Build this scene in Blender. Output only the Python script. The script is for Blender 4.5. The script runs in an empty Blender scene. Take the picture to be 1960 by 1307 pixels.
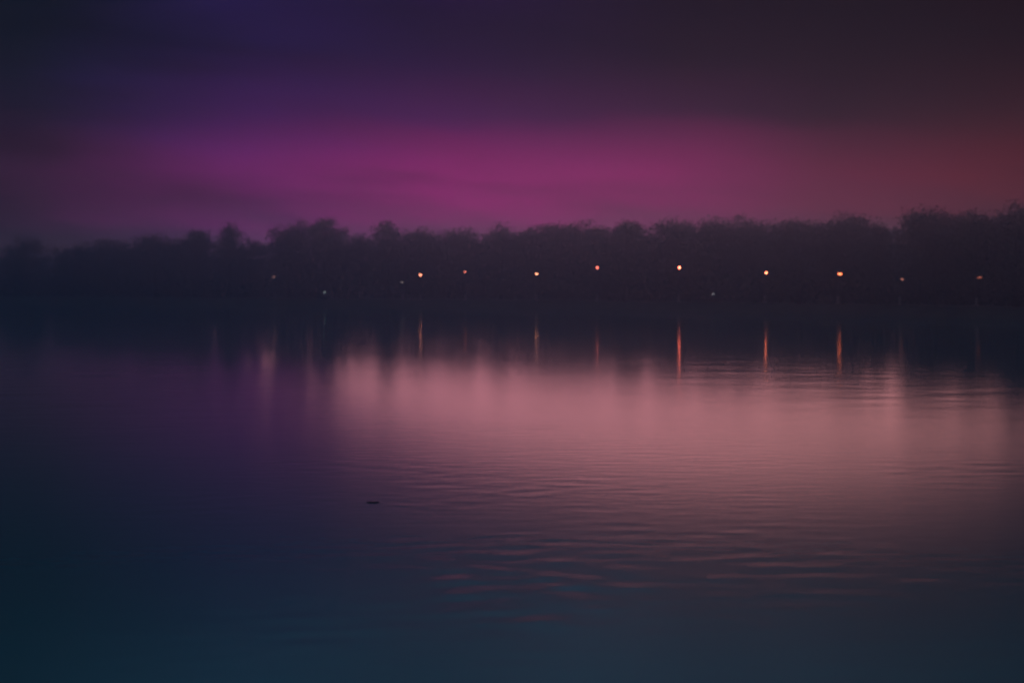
import bpy, math
import numpy as np
from mathutils import Vector, Matrix

sc = bpy.context.scene
C = sc.collection
R = math.radians
rng = np.random.default_rng(7)


def lin(r, g, b, k=1.0):
    f = lambda c: (c / 255 / 12.92) if c / 255 <= 0.04045 else ((c / 255 + 0.055) / 1.055) ** 2.4
    return (f(r) * k, f(g) * k, f(b) * k, 1.0)


# ------------------------------------------------------------------ camera
# The photographer stands on the near bank, lens 2.5 m above the lake.
CAM_H = 2.5
cd = bpy.data.cameras.new('camera')
cam = bpy.data.objects.new('camera', cd)
C.objects.link(cam)
cd.lens = 50.0
cd.sensor_width = 36.0
cd.clip_start = 0.05
cd.clip_end = 3000.0
cam.location = (0, 0, CAM_H)
cam.rotation_euler = (R(90 - 2.18), 0, 0)
cd.dof.use_dof = True
cd.dof.focus_distance = 26.0
cd.dof.aperture_fstop = 0.78
sc.camera = cam

# ------------------------------------------------------------------ world: dusk sky
SUN_AZ = 8.3      # degrees right of straight ahead (+Y)
SUN_EL = -28.2
world = bpy.data.worlds.new('World')
sc.world = world
world.use_nodes = True
wt = world.node_tree
wt.nodes.clear()


def wn(t, **kw):
    n = wt.nodes.new(t)
    for k, v in kw.items():
        setattr(n, k, v)
    return n


def wl(a, b):
    wt.links.new(a, b)


def wmath(op, a, b=None, clamp=False):
    n = wn('ShaderNodeMath', operation=op, use_clamp=clamp)
    for i, v in enumerate((a, b)):
        if v is None:
            continue
        if isinstance(v, (int, float)):
            n.inputs[i].default_value = v
        else:
            wl(v, n.inputs[i])
    return n.outputs[0]


tc = wn('ShaderNodeTexCoord')
sep = wn('ShaderNodeSeparateXYZ')
wl(tc.outputs['Generated'], sep.inputs[0])
azim = wmath('ARCTAN2', sep.outputs[0], sep.outputs[1])             # 0 = straight ahead, + to the right
elev = wmath('ARCSINE', sep.outputs[2])
# long soft streaks of cloud: noise stretched along the horizon
cmb = wn('ShaderNodeCombineXYZ')
tilt = wmath('ADD', wmath('MULTIPLY', elev, 15.0), wmath('MULTIPLY', azim, 1.2))
wl(wmath('MULTIPLY', azim, 2.6), cmb.inputs[0])
wl(tilt, cmb.inputs[1])
nz = wn('ShaderNodeTexNoise')
nz.inputs['Scale'].default_value = 2.1
nz.inputs['Detail'].default_value = 5.0
nz.inputs['Roughness'].default_value = 0.5
wl(cmb.outputs[0], nz.inputs['Vector'])
streak = wmath('SUBTRACT', nz.outputs['Fac'], 0.5)
elev_d = wmath('ADD', elev, wmath('MULTIPLY', streak, 0.055))
azim_d = wmath('ADD', azim, wmath('MULTIPLY', streak, 0.10))
az01 = wmath('ADD', wmath('MULTIPLY', azim_d, 1 / (2 * math.pi)), 0.5)


def px_az(px):
    return math.atan((px - 980) / 2722) / (2 * math.pi) + 0.5


def az_row(stops, back):
    """colours along the horizon (at picture columns), easing to one back colour behind the viewer"""
    n = wn('ShaderNodeValToRGB')
    cr = n.color_ramp
    cr.interpolation = 'EASE' if False else 'LINEAR'
    allst = [(0.0, back)] + [(0.5 + (px_az(p) - 0.5), c) for p, c in stops] + [(1.0, back)]
    cr.elements[0].position, cr.elements[0].color = allst[0]
    cr.elements[1].position, cr.elements[1].color = allst[-1]
    for p, c in allst[1:-1]:
        e = cr.elements.new(p)
        e.color = c
    wl(az01, n.inputs[0])
    return n.outputs['Color']


BACK = lin(26, 26, 44)
row_hor = az_row([(-500, lin(18, 24, 34)), (120, lin(32, 26, 42)), (480, lin(88, 44, 98)), (850, lin(122, 48, 104)),
                  (1250, lin(122, 48, 92)), (1560, lin(92, 40, 62)), (1930, lin(44, 12, 18)), (2500, lin(40, 20, 24))], BACK)
row_low = az_row([(-500, lin(22, 22, 34)), (60, lin(56, 26, 52)), (280, lin(90, 27, 82)), (480, lin(118, 28, 106)), (850, lin(150, 22, 112)),
                  (1300, lin(140, 22, 94)), (1560, lin(98, 14, 52)), (1930, lin(84, 3, 14)), (2500, lin(44, 16, 20))], BACK)
row_mid = az_row([(-500, lin(24, 25, 42)), (120, lin(28, 20, 42)), (300, lin(46, 20, 66)), (480, lin(66, 20, 86)), (850, lin(72, 14, 78)),
                  (1300, lin(52, 8, 48)), (1600, lin(28, 3, 18)), (1930, lin(40, 3, 8)), (2500, lin(42, 20, 24))], BACK)
row_top = az_row([(-500, lin(12, 18, 28)), (60, lin(11, 18, 30)), (480, lin(30, 16, 64)), (850, lin(28, 6, 50)),
                  (1300, lin(12, 2, 16)), (1600, lin(10, 2, 8)), (1930, lin(14, 1, 2)), (2500, lin(22, 10, 14))], BACK)
row_high = az_row([(-600, lin(26, 46, 58)), (0, lin(40, 68, 86)), (400, lin(62, 98, 126)), (1000, lin(70, 106, 134)), (1500, lin(70, 98, 122)), (2000, lin(56, 78, 96)), (2600, lin(42, 60, 74))], lin(38, 60, 78))
row_zen = az_row([(980, lin(44, 68, 92))], lin(40, 62, 84))


def el_mix(a, b, e0, e1):
    mr = wn('ShaderNodeMapRange', interpolation_type='SMOOTHSTEP')
    mr.inputs['From Min'].default_value = R(e0)
    mr.inputs['From Max'].default_value = R(e1)
    wl(elev_d, mr.inputs['Value'])
    m = wn('ShaderNodeMix', data_type='RGBA')
    wl(mr.outputs[0], m.inputs[0])
    wl(a, m.inputs['A'])
    wl(b, m.inputs['B'])
    return m.outputs['Result']


col = el_mix(row_hor, row_low, 1.8, 3.4)
col = el_mix(col, row_mid, 4.2, 7.2)
col = el_mix(col, row_top, 6.0, 9.6)
col = el_mix(col, row_high, 11.8, 15.5)
col = el_mix(col, row_zen, 22.0, 60.0)
# cloud streaks lighten and darken the glow
mrs = wn('ShaderNodeMapRange')
mrs.inputs['From Min'].default_value = -0.25
mrs.inputs['From Max'].default_value = 0.25
mrs.inputs['To Min'].default_value = 0.5
mrs.inputs['To Max'].default_value = 1.3
wl(streak, mrs.inputs['Value'])
vm = wn('ShaderNodeVectorMath', operation='SCALE')
wl(col, vm.inputs[0])
wl(mrs.outputs[0], vm.inputs['Scale'])
# the clear air behind the clouds
sky = wn('ShaderNodeTexSky', sky_type='NISHITA')
sky.sun_disc = False
sky.sun_elevation = R(SUN_EL)
sky.sun_rotation = R(SUN_AZ)
sky.dust_density = 2.0
vs = wn('ShaderNodeVectorMath', operation='SCALE')
wl(sky.outputs[0], vs.inputs[0])
vs.inputs['Scale'].default_value = 0.001
va = wn('ShaderNodeVectorMath', operation='ADD')
wl(vm.outputs[0], va.inputs[0])
wl(vs.outputs[0], va.inputs[1])
bg = wn('ShaderNodeBackground')
bg.inputs['Strength'].default_value = 1.0
wl(va.outputs[0], bg.inputs['Color'])
wo = wn('ShaderNodeOutputWorld')
wl(bg.outputs[0], wo.inputs['Surface'])

# ------------------------------------------------------------------ sun: the broad afterglow at the horizon
sd = bpy.data.lights.new('sun', 'SUN')
sd.energy = 1.6
sd.angle = R(72)
sd.color = (1.0, 0.39, 0.38)
sun = bpy.data.objects.new('sun', sd)
C.objects.link(sun)
dirv = Vector((math.sin(R(SUN_AZ)) * math.cos(R(SUN_EL)), math.cos(R(SUN_AZ)) * math.cos(R(SUN_EL)), math.sin(R(SUN_EL))))
sun.rotation_euler = dirv.to_track_quat('Z', 'Y').to_euler()
sun.location = dirv * 200

vsn = sc.view_settings
vsn.view_transform = 'Standard'
vsn.look = 'None'
vsn.exposure = 0.0
vsn.gamma = 1.0
vsn.use_curve_mapping = False
sc.cycles.use_denoising = True
sc.cycles.max_bounces = 6
sc.cycles.volume_bounces = 1
sc.cycles.sample_clamp_indirect = 30.0
sc.cycles.caustics_reflective = False
sc.cycles.caustics_refractive = False


# ------------------------------------------------------------------ helpers
def mat(name, color, rough=0.8, vary=0.0, scale=1.0, metal=0.0):
    m = bpy.data.materials.new(name)
    m.use_nodes = True
    nt = m.node_tree
    b = nt.nodes['Principled BSDF']
    b.inputs['Roughness'].default_value = rough
    b.inputs['Metallic'].default_value = metal
    b.inputs['Base Color'].default_value = (*color, 1)
    if vary:
        t = nt.nodes.new('ShaderNodeTexCoord')
        n = nt.nodes.new('ShaderNodeTexNoise')
        n.inputs['Scale'].default_value = scale
        n.inputs['Detail'].default_value = 5
        nt.links.new(t.outputs['Object'], n.inputs['Vector'])
        r = nt.nodes.new('ShaderNodeValToRGB')
        r.color_ramp.elements[0].position = 0.3
        r.color_ramp.elements[1].position = 0.7
        r.color_ramp.elements[0].color = (*[c * (1 - vary) for c in color], 1)
        r.color_ramp.elements[1].color = (*[min(1, c * (1 + vary)) for c in color], 1)
        nt.links.new(n.outputs['Fac'], r.inputs[0])
        nt.links.new(r.outputs['Color'], b.inputs['Base Color'])
    return m


def mesh_np(name, V, F):
    """V (n,3); F (m,4) or (m,3) faces"""
    me = bpy.data.meshes.new(name)
    V = np.asarray(V, dtype=np.float32)
    F = np.asarray(F, dtype=np.int32)
    k = F.shape[1]
    me.vertices.add(len(V))
    me.vertices.foreach_set('co', V.ravel())
    me.loops.add(F.size)
    me.loops.foreach_set('vertex_index', F.ravel())
    me.polygons.add(len(F))
    me.polygons.foreach_set('loop_start', np.arange(0, F.size, k, dtype=np.int32))
    me.update(calc_edges=True)
    me.validate()
    return me


def link(name, me, material=None, parent=None):
    o = bpy.data.objects.new(name, me)
    C.objects.link(o)
    if material is not None and me is not None and not me.materials:
        me.materials.append(material)
    if parent is not None:
        o.parent = parent
    return o


def smooth(me):
    me.polygons.foreach_set('use_smooth', np.ones(len(me.polygons), dtype=bool))


def thing(name, label, cat, loc, rz=0.0, group=None):
    o = bpy.data.objects.new(name, None)
    C.objects.link(o)
    o.empty_display_size = 0.3
    o.location = loc
    o.rotation_euler = (0, 0, rz)
    o['label'] = label
    o['category'] = cat
    if group:
        o['group'] = group
    return o


def tube(path, radii, n=7):
    """a tapered tube along points, capped, as (V, quads)"""
    path = [Vector(p) for p in path]
    V, F = [], []
    for i, p in enumerate(path):
        a = path[max(i - 1, 0)]
        b = path[min(i + 1, len(path) - 1)]
        d = (b - a).normalized()
        u = d.orthogonal().normalized()
        if abs(d.z) < 0.95:
            u = d.cross(Vector((0, 0, 1))).normalized()
        else:
            u = d.cross(Vector((0, 1, 0))).normalized()
        w = d.cross(u)
        for k in range(n):
            t = 2 * math.pi * k / n
            V.append(tuple(p + (u * math.cos(t) + w * math.sin(t)) * radii[i]))
    for i in range(len(path) - 1):
        for k in range(n):
            F.append((i * n + k, i * n + (k + 1) % n, (i + 1) * n + (k + 1) % n, (i + 1) * n + k))
    for i, rev in ((0, True), (len(path) - 1, False)):
        c = len(V)
        V.append(tuple(path[i]))
        for k in range(0, n):
            q = (i * n + k, i * n + (k + 1) % n)
            F.append((q[1], q[0], c, c) if rev else (q[0], q[1], c, c))
    return V, F


class MB:
    def __init__(self):
        self.V, self.F = [], []

    def add(self, vf):
        o = len(self.V)
        self.V += list(vf[0])
        for f in vf[1]:
            g = []
            for i in f:
                if i + o not in g:
                    g.append(i + o)
            self.F.append(tuple(g))
        return self

    def build(self, name, sm=True):
        me = bpy.data.meshes.new(name)
        me.from_pydata(self.V, [], self.F)
        me.update()
        if sm:
            smooth(me)
        return me


def lathe(prof, n=14):
    """(r, z) profile turned about z"""
    V, F = [], []
    for r, z in prof:
        for k in range(n):
            t = 2 * math.pi * k / n
            V.append((r * math.cos(t), r * math.sin(t), z))
    for i in range(len(prof) - 1):
        for k in range(n):
            F.append((i * n + k, i * n + (k + 1) % n, (i + 1) * n + (k + 1) % n, (i + 1) * n + k))
    return V, F


def xf(vf, s=(1, 1, 1), t=(0, 0, 0)):
    return [(v[0] * s[0] + t[0], v[1] * s[1] + t[1], v[2] * s[2] + t[2]) for v in vf[0]], vf[1]


# ------------------------------------------------------------------ the lake and its far shore
SHX = [-470, -200, -84.6, -40, 0, 22, 39.6, 60, 130, 470]
SHY = [330, 285, 235, 202, 172.5, 141, 110, 92, 84, 80]


def shore_y(x):
    return np.interp(x, SHX, SHY) + 0.9 * np.sin(np.asarray(x) * 0.31) + 0.5 * np.sin(np.asarray(x) * 0.83 + 1)


def at(px, t):
    """a point t metres behind the far waterline in the picture column px"""
    k = (px - 980) / 2722.0
    y = 60.0
    for _ in range(300):
        if y >= float(shore_y(k * y)):
            break
        y += 1.0
    y += t
    return k * y, y


def ground_z(x, y):
    x = np.asarray(x, float)
    y = np.asarray(y, float)
    t = y - shore_y(x)
    z = np.where(t < 0, np.maximum(-2.0, t * 0.18), np.minimum(0.85, t * 0.28))
    z = z + np.clip((t - 40) / 120, 0, 1) * 2.5
    near = np.clip((2.5 - y) / 2.5, -1.5, 1)
    z = np.maximum(z, np.where(y < 20, near * 0.9, -2))
    return z + 0.06 * np.sin(x * 0.9 + y * 0.4) * np.sin(y * 0.7)


M_soil = mat('grassy_soil', (0.05, 0.055, 0.03), 0.95, 0.4, 0.6)
M_path = mat('path_gravel', (0.16, 0.14, 0.12), 0.95, 0.2, 3.0)

gx = np.concatenate([np.linspace(-470, -130, 40), np.linspace(-126, 90, 150), np.linspace(95, 470, 40)])
gy = np.concatenate([np.linspace(-40, 12, 27), np.linspace(15, 75, 25), np.linspace(77, 270, 140), np.linspace(276, 400, 25)])
GX, GY = np.meshgrid(gx, gy)
GZ = ground_z(GX, GY)
nx, ny = len(gx), len(gy)
idx = np.arange(nx * ny).reshape(ny, nx)
F = np.stack([idx[:-1, :-1], idx[:-1, 1:], idx[1:, 1:], idx[1:, :-1]], -1).reshape(-1, 4)
me = mesh_np('ground', np.stack([GX, GY, GZ], -1).reshape(-1, 3), F)
smooth(me)
o = link('ground', me, M_soil)
o['kind'] = 'structure'

# water: one sheet, finely divided where the ripples can be seen
ys = [-39.0, -20.0, -5.0, 2.0]
y = 6.0
while y < 118:
    ys.append(y)
    y *= 1.0042
while y < 395:
    ys.append(y)
    y *= 1.03
ys.append(398.0)
ys = np.array(ys)
us = np.concatenate([[-1.0], np.linspace(-0.999, 0.999, 330), [1.0]])
WX = np.zeros((len(ys), len(us)))
for i, yy in enumerate(ys):
    hw = 0.42 * max(yy, 6) + 3.0
    WX[i] = us * hw
    WX[i, 0], WX[i, -1] = -468, 468
WY = np.repeat(ys[:, None], len(us), 1)


def vnoise(x, y, seed):
    """smooth value noise, 0..1"""
    r = np.random.default_rng(seed)
    T = r.random((64, 64))
    xi, yi = np.floor(x).astype(int), np.floor(y).astype(int)
    fx, fy = x - xi, y - yi
    fx, fy = fx * fx * (3 - 2 * fx), fy * fy * (3 - 2 * fy)
    g = lambda a, b: T[a % 64, b % 64]
    return (g(xi, yi) * (1 - fx) + g(xi + 1, yi) * fx) * (1 - fy) + (g(xi, yi + 1) * (1 - fx) + g(xi + 1, yi + 1) * fx) * fy


def waves(x, y):
    """short-crested wavelets: many small sine trains that cross at slight angles"""
    r = np.random.default_rng(21)
    h = np.zeros_like(x)

    def spectrum(n, w0, w1, spread, slope, k):
        out = np.zeros_like(x)
        for _ in range(n):
            wlen = w0 * (w1 / w0) ** r.random()
            a = r.normal(k, spread)
            ph = 2 * math.pi * r.random()
            out += wlen / (2 * math.pi) * np.sin(2 * math.pi / wlen * (math.sin(a) * x + math.cos(a) * y) + ph)
        return out * slope / math.sqrt(n / 2)

    # where a breath of wind touches the water
    g1 = np.clip((vnoise(x * 0.30 + 5, y * 0.36 + 9, 81) - 0.30) * 1.9, 0.08, 1)
    g2 = np.clip((vnoise(x * 0.75 + 2, y * 1.0 + 4, 82) - 0.15) * 1.5, 0.15, 1)
    patch = np.exp(-(((x - 0.7) / 2.8) ** 2 + ((y - 12.2) / 2.4) ** 2))
    nearw = np.clip((40 - y) / 22, 0, 1)
    h += spectrum(30, 0.28, 0.75, 0.5, 0.011, -0.12) * nearw * g2 * (0.5 * g1 + 1.3 * patch)
    h += spectrum(14, 0.16, 0.34, 0.5, 0.005, 0.05) * np.clip((28 - y) / 12, 0, 1) * g1
    # longer, lower swells that break up the reflections farther out
    g3 = np.clip((vnoise(x * 0.09 + 7, y * 0.035 + 3, 83) - 0.25) * 1.8, 0.2, 1)
    far = np.clip((y - 12) / 30, 0.12, 1)
    h += spectrum(26, 0.9, 3.4, 0.75, 0.0045, 0.0) * far * g3
    return h


near = np.clip((125 - WY) / 50, 0, 1) * np.clip((WY - 4) / 3, 0, 1)
WZ = waves(WX, WY) * near
WZ[:, 0] = WZ[:, -1] = 0
idx = np.arange(WX.size).reshape(WX.shape)
F = np.stack([idx[:-1, :-1], idx[:-1, 1:], idx[1:, 1:], idx[1:, :-1]], -1).reshape(-1, 4)
me = mesh_np('water', np.stack([WX, WY, WZ], -1).reshape(-1, 3), F)
smooth(me)

M_water = bpy.data.materials.new('lake_water')
M_water.use_nodes = True
nt = M_water.node_tree
pb = nt.nodes['Principled BSDF']
pb.inputs['Base Color'].default_value = (0.03, 0.21, 0.23, 1)
pb.inputs['IOR'].default_value = 1.33
t = nt.nodes.new('ShaderNodeTexCoord')
mp = nt.nodes.new('ShaderNodeMapping')
mp.inputs['Scale'].default_value = (0.9, 2.6, 1)
nt.links.new(t.outputs['Object'], mp.inputs['Vector'])
n1 = nt.nodes.new('ShaderNodeTexNoise')
n1.inputs['Scale'].default_value = 1.6
n1.inputs['Detail'].default_value = 3.0
n1.inputs['Distortion'].default_value = 0.4
nt.links.new(mp.outputs[0], n1.inputs['Vector'])
mp2 = nt.nodes.new('ShaderNodeMapping')
mp2.inputs['Scale'].default_value = (0.11, 0.045, 1)
mp2.inputs['Location'].default_value = (3.1, 1.7, 0)
nt.links.new(t.outputs['Object'], mp2.inputs['Vector'])
n2 = nt.nodes.new('ShaderNodeTexNoise')
n2.inputs['Scale'].default_value = 1.0
n2.inputs['Detail'].default_value = 2.0
nt.links.new(mp2.outputs[0], n2.inputs['Vector'])
mr = nt.nodes.new('ShaderNodeMapRange')
mr.inputs['From Min'].default_value = 0.42
mr.inputs['From Max'].default_value = 0.68
mr.inputs['To Min'].default_value = 0.25
mr.inputs['To Max'].default_value = 1.0
nt.links.new(n2.outputs['Fac'], mr.inputs['Value'])
mul = nt.nodes.new('ShaderNodeMath')
mul.operation = 'MULTIPLY'
nt.links.new(n1.outputs['Fac'], mul.inputs[0])
nt.links.new(mr.outputs[0], mul.inputs[1])
bp = nt.nodes.new('ShaderNodeBump')
bp.inputs['Strength'].default_value = 1.0
bp.inputs['Distance'].default_value = 0.0045
nt.links.new(mul.outputs[0], bp.inputs['Height'])
nt.links.new(bp.outputs[0], pb.inputs['Normal'])
sxyz = nt.nodes.new('ShaderNodeSeparateXYZ')
nt.links.new(t.outputs['Object'], sxyz.inputs[0])
wv = nt.nodes.new('ShaderNodeMath')
wv.operation = 'MULTIPLY_ADD'
nt.links.new(n2.outputs['Fac'], wv.inputs[0])
wv.inputs[1].default_value = 30.0
nt.links.new(sxyz.outputs[1], wv.inputs[2])
rr = nt.nodes.new('ShaderNodeMapRange')
rr.interpolation_type = 'SMOOTHSTEP'
rr.inputs['From Min'].default_value = 22.0
rr.inputs['From Max'].default_value = 75.0
rr.inputs['To Min'].default_value = 0.155
rr.inputs['To Max'].default_value = 0.072
nt.links.new(wv.outputs[0], rr.inputs['Value'])
nt.links.new(rr.outputs[0], pb.inputs['Roughness'])
o = link('water', me, M_water)
o['kind'] = 'structure'

# path along the far shore
pxs = np.linspace(-110, 85, 160)
V, F = [], []
for i, x in enumerate(pxs):
    y0 = float(shore_y(x))
    for t_ in (4.0, 7.0):
        yy = y0 + t_
        V.append((x, yy, float(ground_z(x, yy)) + 0.08))
    if i:
        a = 2 * i
        F.append((a - 2, a, a + 1, a - 1))
me = mesh_np('path', V, F)
smooth(me)
o = link('path', me, M_path)
o['kind'] = 'structure'

# ------------------------------------------------------------------ trees
M_bark = mat('bark', (0.06, 0.05, 0.04), 0.95, 0.35, 4.0)
M_leaf = mat('foliage', (0.045, 0.06, 0.03), 0.7, 0.35, 0.8)
M_leaf2 = mat('foliage_dark', (0.04, 0.05, 0.035), 0.7, 0.35, 0.8)


def leaves(centres, sizes, r):
    """random leaf-sized quads at centres"""
    n = len(centres)
    a = r.normal(size=(n, 3))
    a /= np.linalg.norm(a, axis=1, keepdims=True)
    b = r.normal(size=(n, 3))
    b -= a * (a * b).sum(1, keepdims=True)
    b /= np.linalg.norm(b, axis=1, keepdims=True)
    a = a * sizes[:, None]
    b = b * sizes[:, None] * 0.6
    V = np.stack([centres - a, centres - b * 0.9, centres + a, centres + b], 1).reshape(-1, 3)
    F = np.arange(4 * n).reshape(-1, 4)
    return V, F


def make_tree(seed, slender, n_leaf, leaf):
    """unit tree about 10 m high: trunk with limbs, crown of leaf clumps"""
    r = np.random.default_rng(seed)
    mb = MB()
    H = 10.0
    lean = r.normal(0, 0.25, 2)
    tp = [(lean[0] * (k / 6) ** 1.4, lean[1] * (k / 6) ** 1.4, H * 0.88 * k / 6) for k in range(7)]
    mb.add(tube(tp, [0.26, 0.2, 0.17, 0.13, 0.1, 0.06, 0.02], 8))
    clumps = [(Vector(tp[6]), 0.7), (Vector(tp[5]), 0.9)]
    nb = 15
    for i in range(nb):
        f = 0.22 + 0.7 * i / nb
        z = H * 0.88 * f
        base = Vector((lean[0] * f ** 1.4, lean[1] * f ** 1.4, z))
        ang = i * 2.4 + r.normal(0, 0.35)
        prof = math.sin(math.pi * min(1, (f - 0.08) / 0.98)) ** 0.7
        L = (1.25 if slender else 2.9) * prof * r.uniform(0.65, 1.2)
        up = r.uniform(0.35, 0.75) * (1.6 if slender else 1)
        pts = [base]
        d = Vector((math.cos(ang), math.sin(ang), up)).normalized()
        for k in range(3):
            pts.append(pts[-1] + d * (L / 3))
            d = (d + Vector(r.normal(0, 0.18, 3)) + Vector((0, 0, 0.12))).normalized()
        rr = 0.1 * (1 - f * 0.6)
        mb.add(tube(pts, [rr, rr * 0.7, rr * 0.45, rr * 0.15], 5))
        clumps.append((pts[-1], r.uniform(0.55, 0.95)))
        clumps.append((pts[2], r.uniform(0.5, 0.8)))
        for k in range(3):
            q = pts[2] + Vector(r.normal(0, 0.55, 3)) * (0.6 if slender else 1)
            mb.add(tube([pts[1 + k % 2], (pts[1] + q) / 2 + Vector((0, 0, 0.1)), q], [rr * 0.5, rr * 0.3, rr * 0.1], 4))
            clumps.append((q, r.uniform(0.35, 0.7)))
    cen, siz = [], []
    w = np.array([c[1] ** 2 for c in clumps])
    cnt = np.maximum(8, (w / w.sum() * n_leaf).astype(int))
    for (c, s), n in zip(clumps, cnt):
        p = np.clip(r.normal(size=(n, 3)), -1.9, 1.9) * s * np.array([0.72, 0.72, 0.56])
        if slender:
            p[:, :2] *= 0.75
        cen.append(np.array(c) + p)
        siz.append(r.uniform(0.6, 1.25, n) * leaf)
    cen, siz = np.concatenate(cen), np.concatenate(siz)
    V, F = leaves(cen, siz, r)
    zmax = np.percentile(V[:, 2], 99.3)
    return mb.build('trunk'), mesh_np('crown', V, F), zmax, np.percentile(np.abs(V[:, 0]), 99.3)


broad = [make_tree(100 + k, False, 9000, 0.115) for k in range(6)]
slim = [make_tree(200 + k, True, 5500, 0.105) for k in range(3)]
for k, v in enumerate(broad + slim):
    v[0].materials.append(M_bark)
    v[1].materials.append(M_leaf if k % 2 else M_leaf2)

# column in the picture, height of the top there, half width, distance behind the waterline, kind, label
TREES = [
    (-45, 466, 72, 11, 'b', 'dark bushy tree cut by the left edge of the picture'),
    (55, 458, 66, 14, 'b', 'broad dark tree second from the left edge of the far shore'),
    (140, 466, 60, 10, 'b', 'lower dark tree third from the left edge of the far shore'),
    (215, 460, 56, 13, 'b', 'round dark tree fourth from the left edge of the far shore'),
    (300, 452, 58, 11, 'b', 'dark tree just left of where the tree line begins to rise'),
    (372, 444, 40, 12, 'b', 'dark tree left of the slender tree, left of the leftmost lamp'),
    (438, 430, 27, 10, 's', 'slender pointed tree left of the notch in the left tree line'),
    (488, 462, 26, 16, 'b', 'small low tree standing in the notch of the left tree line'),
    (552, 427, 44, 11, 'b', 'tall tree standing right of the notch, behind the leftmost lamp'),
    (622, 422, 38, 13, 'b', 'tallest tree of the left clump, above the tiny low shore light'),
    (692, 452, 30, 17, 'b', 'low tree in the gap just left of the lone slender tree'),
    (742, 424, 25, 9, 's', 'slender tree on its own left of the first bright lamp'),
    (812, 442, 42, 14, 'b', 'low tree behind the first bright lamp from the left'),
    (884, 440, 46, 12, 'b', 'low hazy tree behind the second bright lamp from the left'),
    (962, 435, 46, 15, 'b', 'hazy tree between the second and third bright lamps'),
    (1040, 432, 46, 12, 'b', 'hazy tree behind the third bright lamp from the left'),
    (1118, 427, 48, 14, 'b', 'hazy tree just left of and behind the fourth bright lamp'),
    (1196, 427, 46, 11, 'b', 'hazy tree right of the fourth bright lamp'),
    (1275, 423, 50, 13, 'b', 'hazy tree behind the brightest lamp, the one with a long red reflection'),
    (1362, 422, 50, 12, 'b', 'tree right of the brightest lamp, above the tiny right shore light'),
    (1445, 417, 50, 14, 'b', 'tree just left of and behind the lamp right of the brightest one'),
    (1530, 424, 52, 9, 'b', 'tall tree left of the wide bar shaped lamp'),
    (1612, 412, 48, 10, 'b', 'tall tree behind the wide bar shaped lamp'),
    (1672, 428, 24, 8, 's', 'slender tree just right of the wide bar shaped lamp'),
    (1790, 402, 58, 8, 'b', 'tall dark tree between the two rightmost lamps'),
    (1868, 408, 48, 7, 'b', 'dark tree behind the rightmost lamp'),
    (1945, 398, 62, 7, 'b', 'large dark tree cut by the right edge of the picture'),
    (2040, 400, 66, 7, 'b', None),
    (-130, 468, 72, 12, 'b', None),
]
HOR = 549.5
tree_objs = []
for i, (px, ytop, hw, t_, kind, label) in enumerate(TREES):
    if label is None:
        continue
    x, y = at(px, t_)
    z0 = float(ground_z(x, y)) - 0.05
    top = CAM_H + (HOR - ytop) / 2722 * y
    var = (slim if kind == 's' else broad)
    tr, cr, zm, wm = var[i % len(var)]
    s = (top - z0) / zm
    sx = 1.3 * hw / 2722 * y / wm
    sx = min(max(sx, s * 0.6), s * 1.6)
    name = 'slender_tree' if kind == 's' else 'broadleaf_tree'
    r_ = thing(name, label, 'tree', (x, y, z0), float(rng.uniform(0, 6.28)), 'trees along the far shore')
    r_.scale = (sx, sx, s)
    link('trunk', tr, None, r_)
    link('crown', cr, None, r_)

# bushes and the wood behind: one dark mass that nobody could count
cen, siz = [], []
r2 = np.random.default_rng(5)
for k in range(620):
    px = r2.uniform(-260, 2200)
    if 462 < px < 508 or 668 < px < 712 or 1690 < px < 1738:
        h = r2.uniform(2.0, 3.4)
    else:
        h = r2.uniform(2.4, 4.6)
    x, y = at(px, r2.uniform(8.5, 26))
    z0 = float(ground_z(x, y))
    n = 130
    p = r2.normal(size=(n, 3))
    p /= np.linalg.norm(p, axis=1, keepdims=True)
    p *= r2.random((n, 1)) ** 0.4 * np.array([r2.uniform(1.2, 2.4), r2.uniform(1.2, 2.0), h / 2])
    p += np.array([x, y, z0 + h / 2])
    cen.append(p)
    siz.append(r2.uniform(0.2, 0.42, n))
# low thicket along the ground, so that no light leaks in under the crowns
for k in range(420):
    x, y = at(r2.uniform(-260, 2200), r2.uniform(16, 50))
    h = r2.uniform(2.2, 3.4)
    n = 70
    p = np.clip(r2.normal(size=(n, 3)), -2, 2) * np.array([1.5, 1.2, h * 0.25])
    p += np.array([x, y, float(ground_z(x, y)) + h * 0.42])
    cen.append(p)
    siz.append(r2.uniform(0.35, 0.6, n))
# the wood behind the front row, its top a little lower than theirs
TP = sorted((a[0], a[1]) for a in TREES)
for k in range(420):
    px = r2.uniform(-260, 2200)
    x, y = at(px, r2.uniform(18, 60))
    top = np.interp(px, [a for a, b in TP], [b for a, b in TP]) + r2.uniform(8, 34)
    if 466 < px < 506 or 670 < px < 712 or 1694 < px < 1738:
        top += 6
    h = CAM_H + (549.5 - top) / 2722 * y
    n = 420
    w_ = r2.uniform(1.3, 2.4)
    p = np.clip(r2.normal(size=(n, 3)), -1.9, 1.9) * np.array([w_ * 0.7, w_ * 0.7, h * 0.2])
    p += np.array([x, y, h * 0.6])
    p[:, 2] = np.minimum(p[:, 2], 13.0)
    cen.append(p)
    siz.append(r2.uniform(0.12, 0.3, n))
V, F = leaves(np.concatenate(cen), np.concatenate(siz), r2)
o = link('wood', mesh_np('wood', V, F), M_leaf2)
o['kind'] = 'stuff'
o['label'] = 'dark hazy mass of wood and bushes behind the trees of the far shore'
o['category'] = 'wood'

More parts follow.
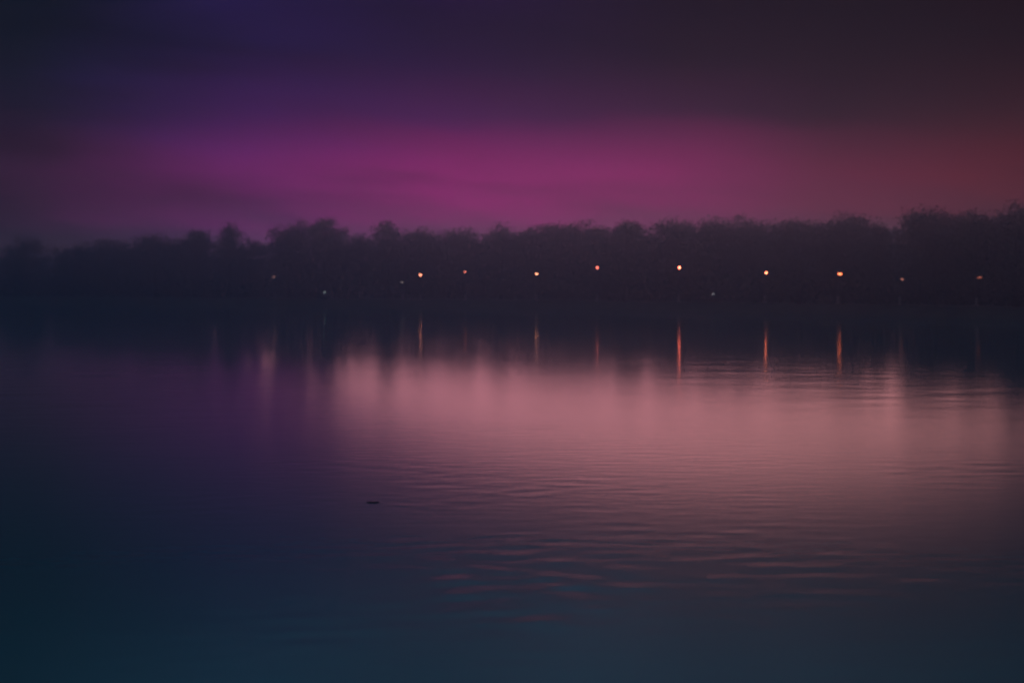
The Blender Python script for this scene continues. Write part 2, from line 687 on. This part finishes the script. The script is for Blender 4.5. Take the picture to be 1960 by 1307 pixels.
# ------------------------------------------------------------------ lamps on the far shore
M_pole = mat('painted_steel', (0.07, 0.075, 0.08), 0.5, 0.2, 6.0, 0.3)
M_conc = mat('concrete', (0.3, 0.29, 0.27), 0.9, 0.2, 5.0)


def glow(name, c, k):
    m = bpy.data.materials.new(name)
    m.use_nodes = True
    b = m.node_tree.nodes['Principled BSDF']
    b.inputs['Base Color'].default_value = (0.5, 0.45, 0.4, 1)
    b.inputs['Roughness'].default_value = 0.3
    b.inputs['Emission Color'].default_value = (*c, 1)
    b.inputs['Emission Strength'].default_value = k * 1.25
    return m


def lamp(px, py, w, h, color, k, label, kind='arm', t_=4.0):
    """a street lamp whose light stands at height py in column px; w, h: size of its glass in metres"""
    x, y = at(px, t_)
    z0 = float(ground_z(x, y)) + 0.06
    zl = CAM_H + (HOR - py) / 2722 * y - z0
    cat = 'shore light' if kind == 'bollard' else 'street lamp'
    root = thing('shore_light' if kind == 'bollard' else 'street_lamp', label, cat, (x, y, z0), 0, None if kind == 'bollard' else 'lamps along the far shore path')
    g = glow('lamp_glow', color, k)
    if kind == 'bollard':
        zt = max(zl, 0.6)
        link('post', MB().add(lathe([(0.0, 0), (0.09, 0), (0.09, zt - h * 0.6), (0.0, zt - h * 0.6)])).build('post'), M_pole, root)
        link('lens', MB().add(lathe([(0.0, zt - h * 0.58), (w / 2, zt - h * 0.5), (w / 2, zt + h * 0.5), (0.0, zt + h * 0.52)])).build('lens'), g, root)
        link('cap', MB().add(lathe([(0.0, zt + h * 0.55), (w * 0.62, zt + h * 0.55), (w * 0.3, zt + h * 0.9), (0.0, zt + h)])).build('cap'), M_pole, root)
        return root
    top = zl + h * 0.9
    arm_l = 0.75
    link('base', MB().add(lathe([(0.0, 0), (0.2, 0), (0.2, 0.12), (0.11, 0.2), (0.1, 0.7), (0.0, 0.72)])).build('base'), M_conc, root)
    # the pole stands behind, its arm brings the head out over the path towards the lake
    link('pole', MB().add(tube([(0, arm_l, 0.02), (0, arm_l, top * 0.5), (0, arm_l, top)], [0.075, 0.06, 0.045], 10)).build('pole'), M_pole, root)
    root.children[0].location = (0, arm_l, 0)
    pts = [(0, arm_l, top), (0, arm_l - 0.05, top + 0.16), (0, arm_l * 0.6, top + 0.24), (0, 0.1, top + 0.2)]
    link('arm', MB().add(tube(pts, [0.045, 0.04, 0.035, 0.03], 8)).build('arm'), M_pole, root)
    # head: a shallow hood and the drop glass under it
    hood = lathe([(0.0, 0.30), (0.35, 0.26), (0.85, 0.08), (1.0, 0.0), (0.94, -0.02), (0.0, -0.02)], 18)
    hood = xf(hood, (w * 0.6, w * 0.5, 0.45), (0, 0, zl + h * 0.5))
    hd = link('head', MB().add(hood).build('head'), M_pole, root)
    glass = lathe([(0.9, 0.5), (1.0, 0.3), (1.0, -0.1), (0.82, -0.34), (0.45, -0.47), (0.0, -0.5)], 18)
    glass = xf(glass, (w * 0.5, w * 0.42, h), (0, 0, zl))
    link('lens', MB().add(glass).build('lens'), g, hd)
    return root


OR = (1.0, 0.30, 0.16)
lamp(525, 530, 0.18, 0.107, (1.0, 0.5, 0.45), 1.3, 'leftmost street lamp, dim and pinkish, under the tall left trees')
lamp(622, 559, 0.0838, 0.0959, (0.8, 1.0, 1.0), 1.6, 'tiny whitish low light at the left waterside', 'bollard', 2.5)
lamp(770, 540, 0.216, 0.107, (0.9, 0.7, 0.65), 0.9, 'dim greyish street lamp just left of the first bright lamp')
lamp(805, 526, 0.252, 0.132, (1.0, 0.30, 0.17), 13, 'first bright orange street lamp from the left')
lamp(890, 520, 0.252, 0.107, (1.0, 0.22, 0.15), 5, 'small orange street lamp, second of the bright row from the left')
lamp(1027, 524, 0.216, 0.132, (1.0, 0.34, 0.18), 10, 'yellowish street lamp with a pale reflection, third of the bright row')
lamp(1143, 512, 0.203, 0.132, (1.0, 0.18, 0.13), 11, 'bright street lamp standing high with a faint reflection, fourth of the bright row')
lamp(1300, 512, 0.132, 0.192, (1.0, 0.15, 0.08), 36, 'brightest street lamp, with the long red reflection in the lake')
lamp(1365, 562, 0.0598, 0.0838, (0.9, 0.9, 1.0), 1.3, 'tiny whitish low light at the right waterside', 'bollard', 2.5)
lamp(1466, 522, 0.143, 0.12, (1.0, 0.2, 0.09), 26, 'small orange street lamp right of the brightest one')
lamp(1607, 524, 0.347, 0.102, (1.0, 0.19, 0.07), 10, 'wide bar shaped orange street lamp with a broad reflection')
lamp(1726, 534, 0.18, 0.0539, (1.0, 0.35, 0.25), 1.8, 'small dim street lamp second from the right')
lamp(1874, 531, 0.419, 0.0479, (1.0, 0.25, 0.14), 1.0, 'rightmost street lamp, a dim flattened streak of light')

# ------------------------------------------------------------------ a twig adrift on the near water
M_twig = mat('wet_twig', (0.018, 0.016, 0.014), 0.5, 0.3, 20.0)
yt = CAM_H / ((963 - HOR) / 2722)
xt = (712 - 980) / 2722 * yt
mb = MB()
mb.add(tube([(-0.11, 0.0, 0.004), (-0.05, 0.01, 0.012), (0.02, 0.005, 0.014), (0.09, 0.02, 0.01), (0.12, 0.025, 0.005)], [0.004, 0.011, 0.012, 0.008, 0.003], 7))
mb.add(tube([(0.0, 0.005, 0.012), (0.03, -0.03, 0.016), (0.06, -0.05, 0.01)], [0.006, 0.004, 0.002], 5))
o = link('driftwood_twig', mb.build('driftwood_twig'), M_twig)
o.location = (xt, yt, 0.0)
o.scale = (0.72, 0.7, 0.5)
o['label'] = 'small dark twig floating alone on the near water left of the middle'
o['category'] = 'twig'

# ------------------------------------------------------------------ haze over the lake
hb = bpy.data.meshes.new('haze')
x0, x1, y0, y1, z0, z1 = -480, 480, -45, 405, -3.2, 13.5
hv = [(x, y, z) for z in (z0, z1) for x, y in ((x0, y0), (x1, y0), (x1, y1), (x0, y1))]
hb.from_pydata(hv, [], [(3, 2, 1, 0), (4, 5, 6, 7), (0, 1, 5, 4), (1, 2, 6, 5), (2, 3, 7, 6), (3, 0, 4, 7)])
M_haze = bpy.data.materials.new('haze')
M_haze.use_nodes = True
nt = M_haze.node_tree
nt.nodes.clear()
pv = nt.nodes.new('ShaderNodeVolumePrincipled')
pv.inputs['Color'].default_value = (0.6, 0.76, 1.0, 1)
pv.inputs['Density'].default_value = 0.0034
pv.inputs['Anisotropy'].default_value = 0.82
mo = nt.nodes.new('ShaderNodeOutputMaterial')
nt.links.new(pv.outputs[0], mo.inputs['Volume'])
o = link('haze', hb, M_haze)
o['kind'] = 'stuff'
o['label'] = 'thin evening haze lying over the lake and the far shore'
o['category'] = 'haze'
